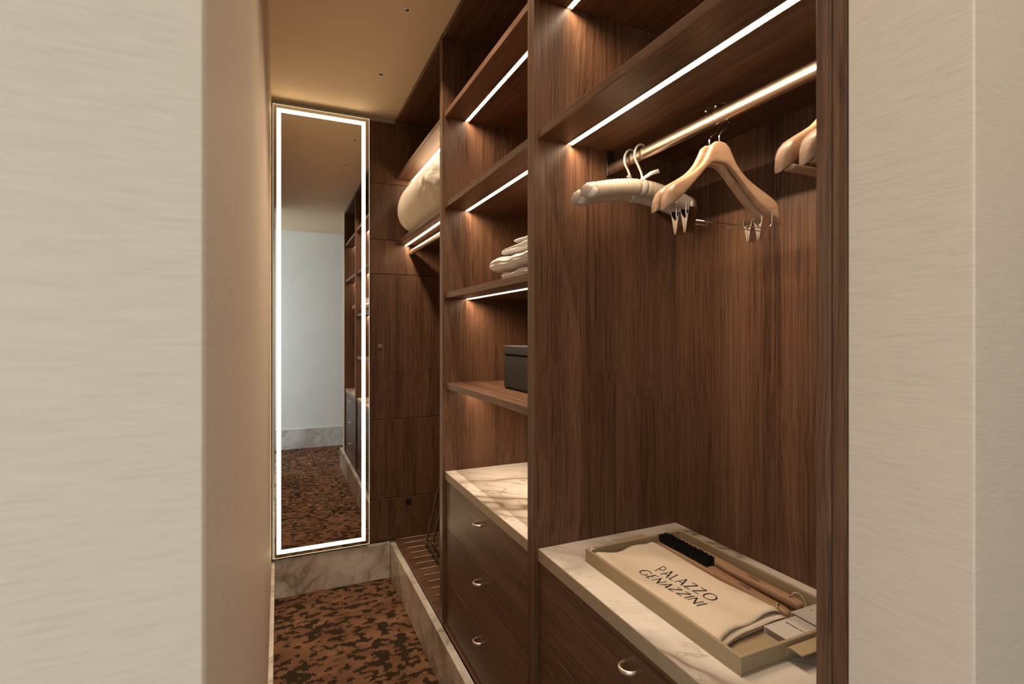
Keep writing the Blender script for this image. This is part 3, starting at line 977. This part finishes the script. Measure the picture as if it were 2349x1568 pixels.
b2 = thing('shoe_brush', (1.096, 1.01, FZ), 'plain beech brush lying bristles down along the back of the tray', 'brush')
bm = bmesh.new()
z2 = FZ + .0096
brush_body(bm, [(1.2245, .006, .010, 0), (1.222, .0125, .016, 0), (1.214, .0155, .019, 0), (1.12, .0165, .0205, 0), (1.03, .0155, .020, 0), (.99, .0140, .019, 0), (.93, .0135, .019, .002), (.85, .0130, .018, .005), (.825, .0125, .018, .006), (.817, .0110, .015, .006), (.8155, .0080, .010, .006)], 1.090, z2)
finish('handle', bm, BRUSHW, b2, True)
bm = bmesh.new()
for i in range(26):
    for j in range(4):
        x, y = 1.0795 + j * .007, 1.212 - i * .0068
        cyl(bm, (x, y, FZ + .0003), (0, 0, 1), .0026, .0105, 5)
finish('bristles', bm, BRISTLE, b2, kind='stuff')
bm = bmesh.new(); mini_text(bm, .958, 1.091, z2 + .0189, .0050); finish('engraving', bm, BROWN_INK, b2, recalc=False)
bm = bmesh.new(); cyl(bm, (1.0955, .842, z2 + .0178), (0, 0, 1), .0035, .0008, 14); finish('hole', bm, BLACK, b2)
bm = bmesh.new()
tube(bm, smoothpath([(1.0955, .842, z2 + .017), (1.0985, .838, z2 + .028), (1.1045, .828, z2 + .030), (1.108, .817, z2 + .018), (1.107, .812, z2 + .004)], 7), .0012, 8)
finish('cord', bm, CORD, b2, True)

# sewing kit boxes -------------------------------------------------
def kit(x0, x1, y0, y1, z0, label, words, h=0.0185):
    t = thing('small_card_box', ((x0 + x1) / 2, (y0 + y1) / 2, z0), label, 'box', 'small pale card boxes in the tray')
    bm = bmesh.new(); box(bm, x0, x1, y0, y1, z0 + h * .88, z0 + h, bev=.0006)
    finish('lid_panel', bm, CARD, t)
    bm = bmesh.new(); box(bm, x0 + .0015, x1 - .0015, y0 + .0015, y1 - .0015, z0 + .0012, z0 + h * .87)
    finish('inner_box', bm, CARD_IN, t)
    bm = bmesh.new(); box(bm, x0, x1, y0, y1, z0, z0 + .0011)
    finish('base_panel', bm, CARD, t)
    for xx, yy in ((x0, y1 - .0014), (x0, y0), (x1 - .0014, y1 - .0014), (x1 - .0014, y0)):
        bm = bmesh.new(); box(bm, xx, xx + .0014, yy, yy + .0014, z0 + .0012, z0 + h * .879)
        finish('corner_edge', bm, CARD, t)
    # thin printed border line
    bm = bmesh.new()
    i_ = .0042; l_ = .0005; zz0, zz1 = z0 + h + .00003, z0 + h + .00018
    box(bm, x0 + i_, x0 + i_ + l_, y0 + i_, y1 - i_, zz0, zz1); box(bm, x1 - i_ - l_, x1 - i_, y0 + i_, y1 - i_, zz0, zz1)
    box(bm, x0 + i_ + l_, x1 - i_ - l_, y0 + i_, y0 + i_ + l_, zz0, zz1); box(bm, x0 + i_ + l_, x1 - i_ - l_, y1 - i_ - l_, y1 - i_, zz0, zz1)
    finish('border_line', bm, CARD_IN, t)
    if words:
        cu = bpy.data.curves.new('print', 'FONT')
        cu.body = words; cu.size = .0070; cu.align_x = 'CENTER'; cu.extrude = .00008; cu.offset = .00022; cu.space_character = 1.12
        tmp = bpy.data.objects.new('print', cu); COL.objects.link(tmp)
        bpy.context.view_layer.update()
        me = bpy.data.meshes.new_from_object(tmp.evaluated_get(bpy.context.evaluated_depsgraph_get()))
        bpy.data.objects.remove(tmp)
        o = bpy.data.objects.new('print', me); COL.objects.link(o)
        me.materials.append(INK)
        o.parent = t
        o.location = (0.004, (.002 if len(words) > 1 else .021), h + .0002)
        o.rotation_euler = (0, 0, -PI / 2)
    # fine lines of print on the side facing the bag
    bm = bmesh.new()
    for k in range(5):
        zk = z0 + .004 + k * .0022
        box(bm, x0 + .0010, x0 + .00145, y0 + .006, y1 - .006 - .004 * (k % 2), zk, zk + .0006)
    finish('side_print', bm, BROWN_INK, t)
    return t
kit(.9490, 1.0455, .7265, .7935, FZ + .0003, 'pale card box printed SEWING KIT beside the tray handle', 'SEWING KIT')
kit(1.0520, 1.1340, .7380, .8085, FZ + .0003, 'pale card box behind the sewing kit, cut off by the side panel', 'S')

# ------------------------------------------------------------------ black box on the lowest shelf
bx = thing('storage_box', (1.00, 1.85, 1.367), 'black lidded box on the lowest shelf of the middle bay', 'box')
bm = bmesh.new(); box(bm, .868, 1.13, 1.655, 2.014, 1.3752, 1.506, bev=.002); finish('body', bm, BLACKBOX, bx)
bm = bmesh.new(); box(bm, .872, 1.126, 1.659, 2.010, 1.3675, 1.3750); finish('foot', bm, BLACK, bx)
bm = bmesh.new(); box(bm, .873, 1.125, 1.660, 2.009, 1.5062, 1.5120); finish('neck', bm, BLACK, bx)
bm = bmesh.new(); box(bm, .866, 1.132, 1.653, 2.016, 1.5122, 1.547, bev=.002); finish('lid', bm, BLACKBOX, bx)

# ------------------------------------------------------------------ folded towels
def towel(x0, x1, y0, y1, z0, z1, seed, label, folds, wob=1.0):
    """a cloth folded flat: the edge facing the room shows the fold lines as ridges"""
    bm = bmesh.new()
    n, M = 72, 60
    rr = []
    xc, hx = (x0 + x1) / 2, (x1 - x0) / 2
    yc, hy = (y0 + y1) / 2, (y1 - y0) / 2
    zc, hz = (z0 + z1) / 2, (z1 - z0) / 2
    for i in range(M + 1):
        v = -1 + 2 * i / M                       # along y
        e = min(1, (1 - abs(v)) / .10)
        shr = math.sqrt(max(0, 1 - (1 - e) ** 2))
        ring = []
        for k in range(n):
            a = 2 * PI * k / n
            c, s_ = math.cos(a), math.sin(a)
            cx = math.copysign(abs(c) ** .35, c); cz = math.copysign(abs(s_) ** .75, s_)
            y = yc + hy * v
            edge = abs(cx) ** 3
            ridge = .0050 * abs(math.sin(folds * PI * (cz * .5 + .5) + .5 * math.sin(y * 21 + seed))) - .003
            x = xc + (hx * (.93 + .07 * shr) + ridge * edge) * cx
            hh = hz * (.45 + .55 * shr) * (1 + .16 * wob * math.sin(y * 17 + seed * 2))
            z = zc + hh * cz
            p = Vector((x * 7, y * 9, seed))
            z += wob * (.012 * noise.noise(p) + .0035 * 0.5 * noise.noise(Vector((x * 40, y * 40, seed + z * 30)))) * (1 if cz > -.2 else .25)
            x += wob * (.016 * noise.noise(Vector((y * 12, z * 26, seed + 3))) + .003 * noise.noise(Vector((y * 60, z * 90, seed))))
            y += wob * .010 * noise.noise(Vector((x * 12, z * 30, seed + 7))) + (.004 * math.sin(folds * PI * cz) if abs(v) > .9 else 0)
            ring.append((x, y, max(z, z0)))
        rr.append(ring)
    rings(bm, rr)
    return finish('folded_towel', bm, TOWEL, smooth=True, label=label, cat='towel', group='folded white cloths on the middle shelf')
Z3 = 1.7885
towel(.752, .98, 1.475, 1.775, Z3 + .001, Z3 + .037, 1.0, 'white folded cloth at the bottom of the small stack', 3, .5)
towel(.745, .99, 1.470, 1.872, Z3 + .044, Z3 + .093, 4.3, 'wide rumpled white cloth in the middle of the stack', 4, .65)
towel(.760, .98, 1.470, 1.790, Z3 + .099, Z3 + .127, 6.1, 'rumpled white cloth lying under the topmost one', 2, .7)
towel(.770, .97, 1.470, 1.700, Z3 + .132, Z3 + .150, 9.0, 'short white folded cloth on top of the stack', 1, .5)

# ------------------------------------------------------------------ rolled duvet
bm = bmesh.new()
rr = []
M, n = 96, 64
yc0, yc1 = 3.395, 2.42
for i in range(M + 1):
    u = i / M
    y = yc0 + (yc1 - yc0) * u
    e = min(1, min(u, 1 - u) / .17)
    R = .172 * (0.12 + 0.88 * math.sqrt(max(0, 1 - (1 - e) ** 2.2)))
    cx, cz = .850, 2.2080 + .170
    ring = []
    for k in range(n):
        a = 2 * PI * k / n
        c, s = math.cos(a), math.sin(a)
        p = Vector((c * 1.2, y * 2.2, s * 1.2))
        d = .008 * noise.noise(p * 1.1) + .0015 * noise.noise(p * 3.5)
        # creases running round the roll
        for yk, amp, wk in ((3.18, .007, .010), (3.00, .004, .014), (2.88, .004, .012)):
            yy = yk + .05 * math.sin(a * 1.0 + 1.3)
            d -= amp * math.exp(-((y - yy) / wk) ** 2)
        # gathered wrinkles towards the near end
        g = max(0, min(1, (2.76 - y) / .08))
        d += g * .013 * noise.noise(Vector((c * 6, y * 20, s * 6))) - g * .008
        rad = R + d * min(1, R / .12)
        z = cz + rad * s * (1.0)
        if z < 2.209: z = 2.209 + (2.209 - z) * 0.02
        if z > 2.600: z = 2.600
        ring.append((cx + rad * c, y, z))
    rr.append(ring)
rings(bm, rr)
finish('rolled_duvet', bm, PILLOW, smooth=True, label='thick ivory rolled duvet bulging over the upper shelf of the far bay', cat='duvet')

# ------------------------------------------------------------------ folded luggage rack leaning in the far bay
lr = thing('luggage_rack', (0.90, 3.05, 0.256), 'folded black metal luggage rack leaning at the foot of the far bay', 'luggage rack')
def legframe(dx, y0, y1, zt, nm):
    bm = bmesh.new()
    xb, zb = .854 + dx, .264
    xt = xb + .25 * (zt - zb)
    pts = [(xt, y0, zt), (xb + .004, y0, zb + .012), (xb, y0 - .012, zb), (xb, y1 + .012, zb), (xb + .004, y1, zb + .012), (xt, y1, zt), ]
    tube(bm, pts, .0075, 12, closed=True)
    finish(nm, bm, plain('rack_metal', (.14, .11, .08), .35, .8), lr, 'auto')
legframe(0, 3.235, 2.62, .94, 'outer_frame')
legframe(.034, 3.205, 2.65, .94, 'inner_frame')
for k in range(3):
    y = 3.10 - k * .18
    bm = bmesh.new()
    box(bm, 1.020, 1.060, y - .025, y + .025, .936, .939)
    finish('strap', bm, BLACK, lr)

# ------------------------------------------------------------------ ceiling downlights
LAMP = emit('lamp_face', (1.0, .85, .68), 14.0)
FRAME = plain('fixture_frame', (.80, .72, .60), .5)
names = ['recessed square downlight nearest the mirror wall', 'recessed square downlight second from the mirror', 'recessed square downlight third from the mirror',
         'recessed square downlight above the middle bay', 'recessed square downlight above the nearest bay', 'recessed square downlight in the hall behind the opening']
for i, y in enumerate(lights_y):
    t = thing('ceiling_downlight', (LX, y, CEIL - .0015), names[i], 'downlight', 'recessed ceiling downlights')
    bm = bmesh.new()
    O = .0170; I = HS - .0005
    def sq(r, z): return [(LX + r * a, y + r * b, z) for a, b in ((-1, -1), (1, -1), (1, 1), (-1, 1))]
    rings(bm, [sq(O, CEIL - .0003), sq(O, CEIL - .0015), sq(I, CEIL - .0015), sq(I, CEIL - .0003)], closed=True)
    finish('frame', bm, FRAME, t)
    bm = bmesh.new()
    rings(bm, [sq(HS + .001, CEIL + .001), sq(HS + .001, CEIL + .035), sq(.001, CEIL + .035)], cap=False)
    finish('housing', bm, DARKM, t)
    bm = bmesh.new(); cyl(bm, (LX, y, CEIL + .022), (0, 0, 1), .0055, .006, 16)
    finish('lamp', bm, LAMP, t)
    L = bpy.data.lights.new('downlight_beam', 'SPOT')
    L.energy = SPOT_W if y > 0 else HALL_SPOT_W
    L.color = SPOT_COL; L.spot_size = math.radians(95); L.spot_blend = 0.6; L.shadow_soft_size = 0.009
    lo = bpy.data.objects.new('downlight_beam', L); COL.objects.link(lo)
    lo.parent = t; lo.location = (0, 0, -.012)
    if y < 0:
        lo.rotation_euler = (math.radians(28), math.radians(-15), 0); L.spot_size = math.radians(88); L.spot_blend = 0.8
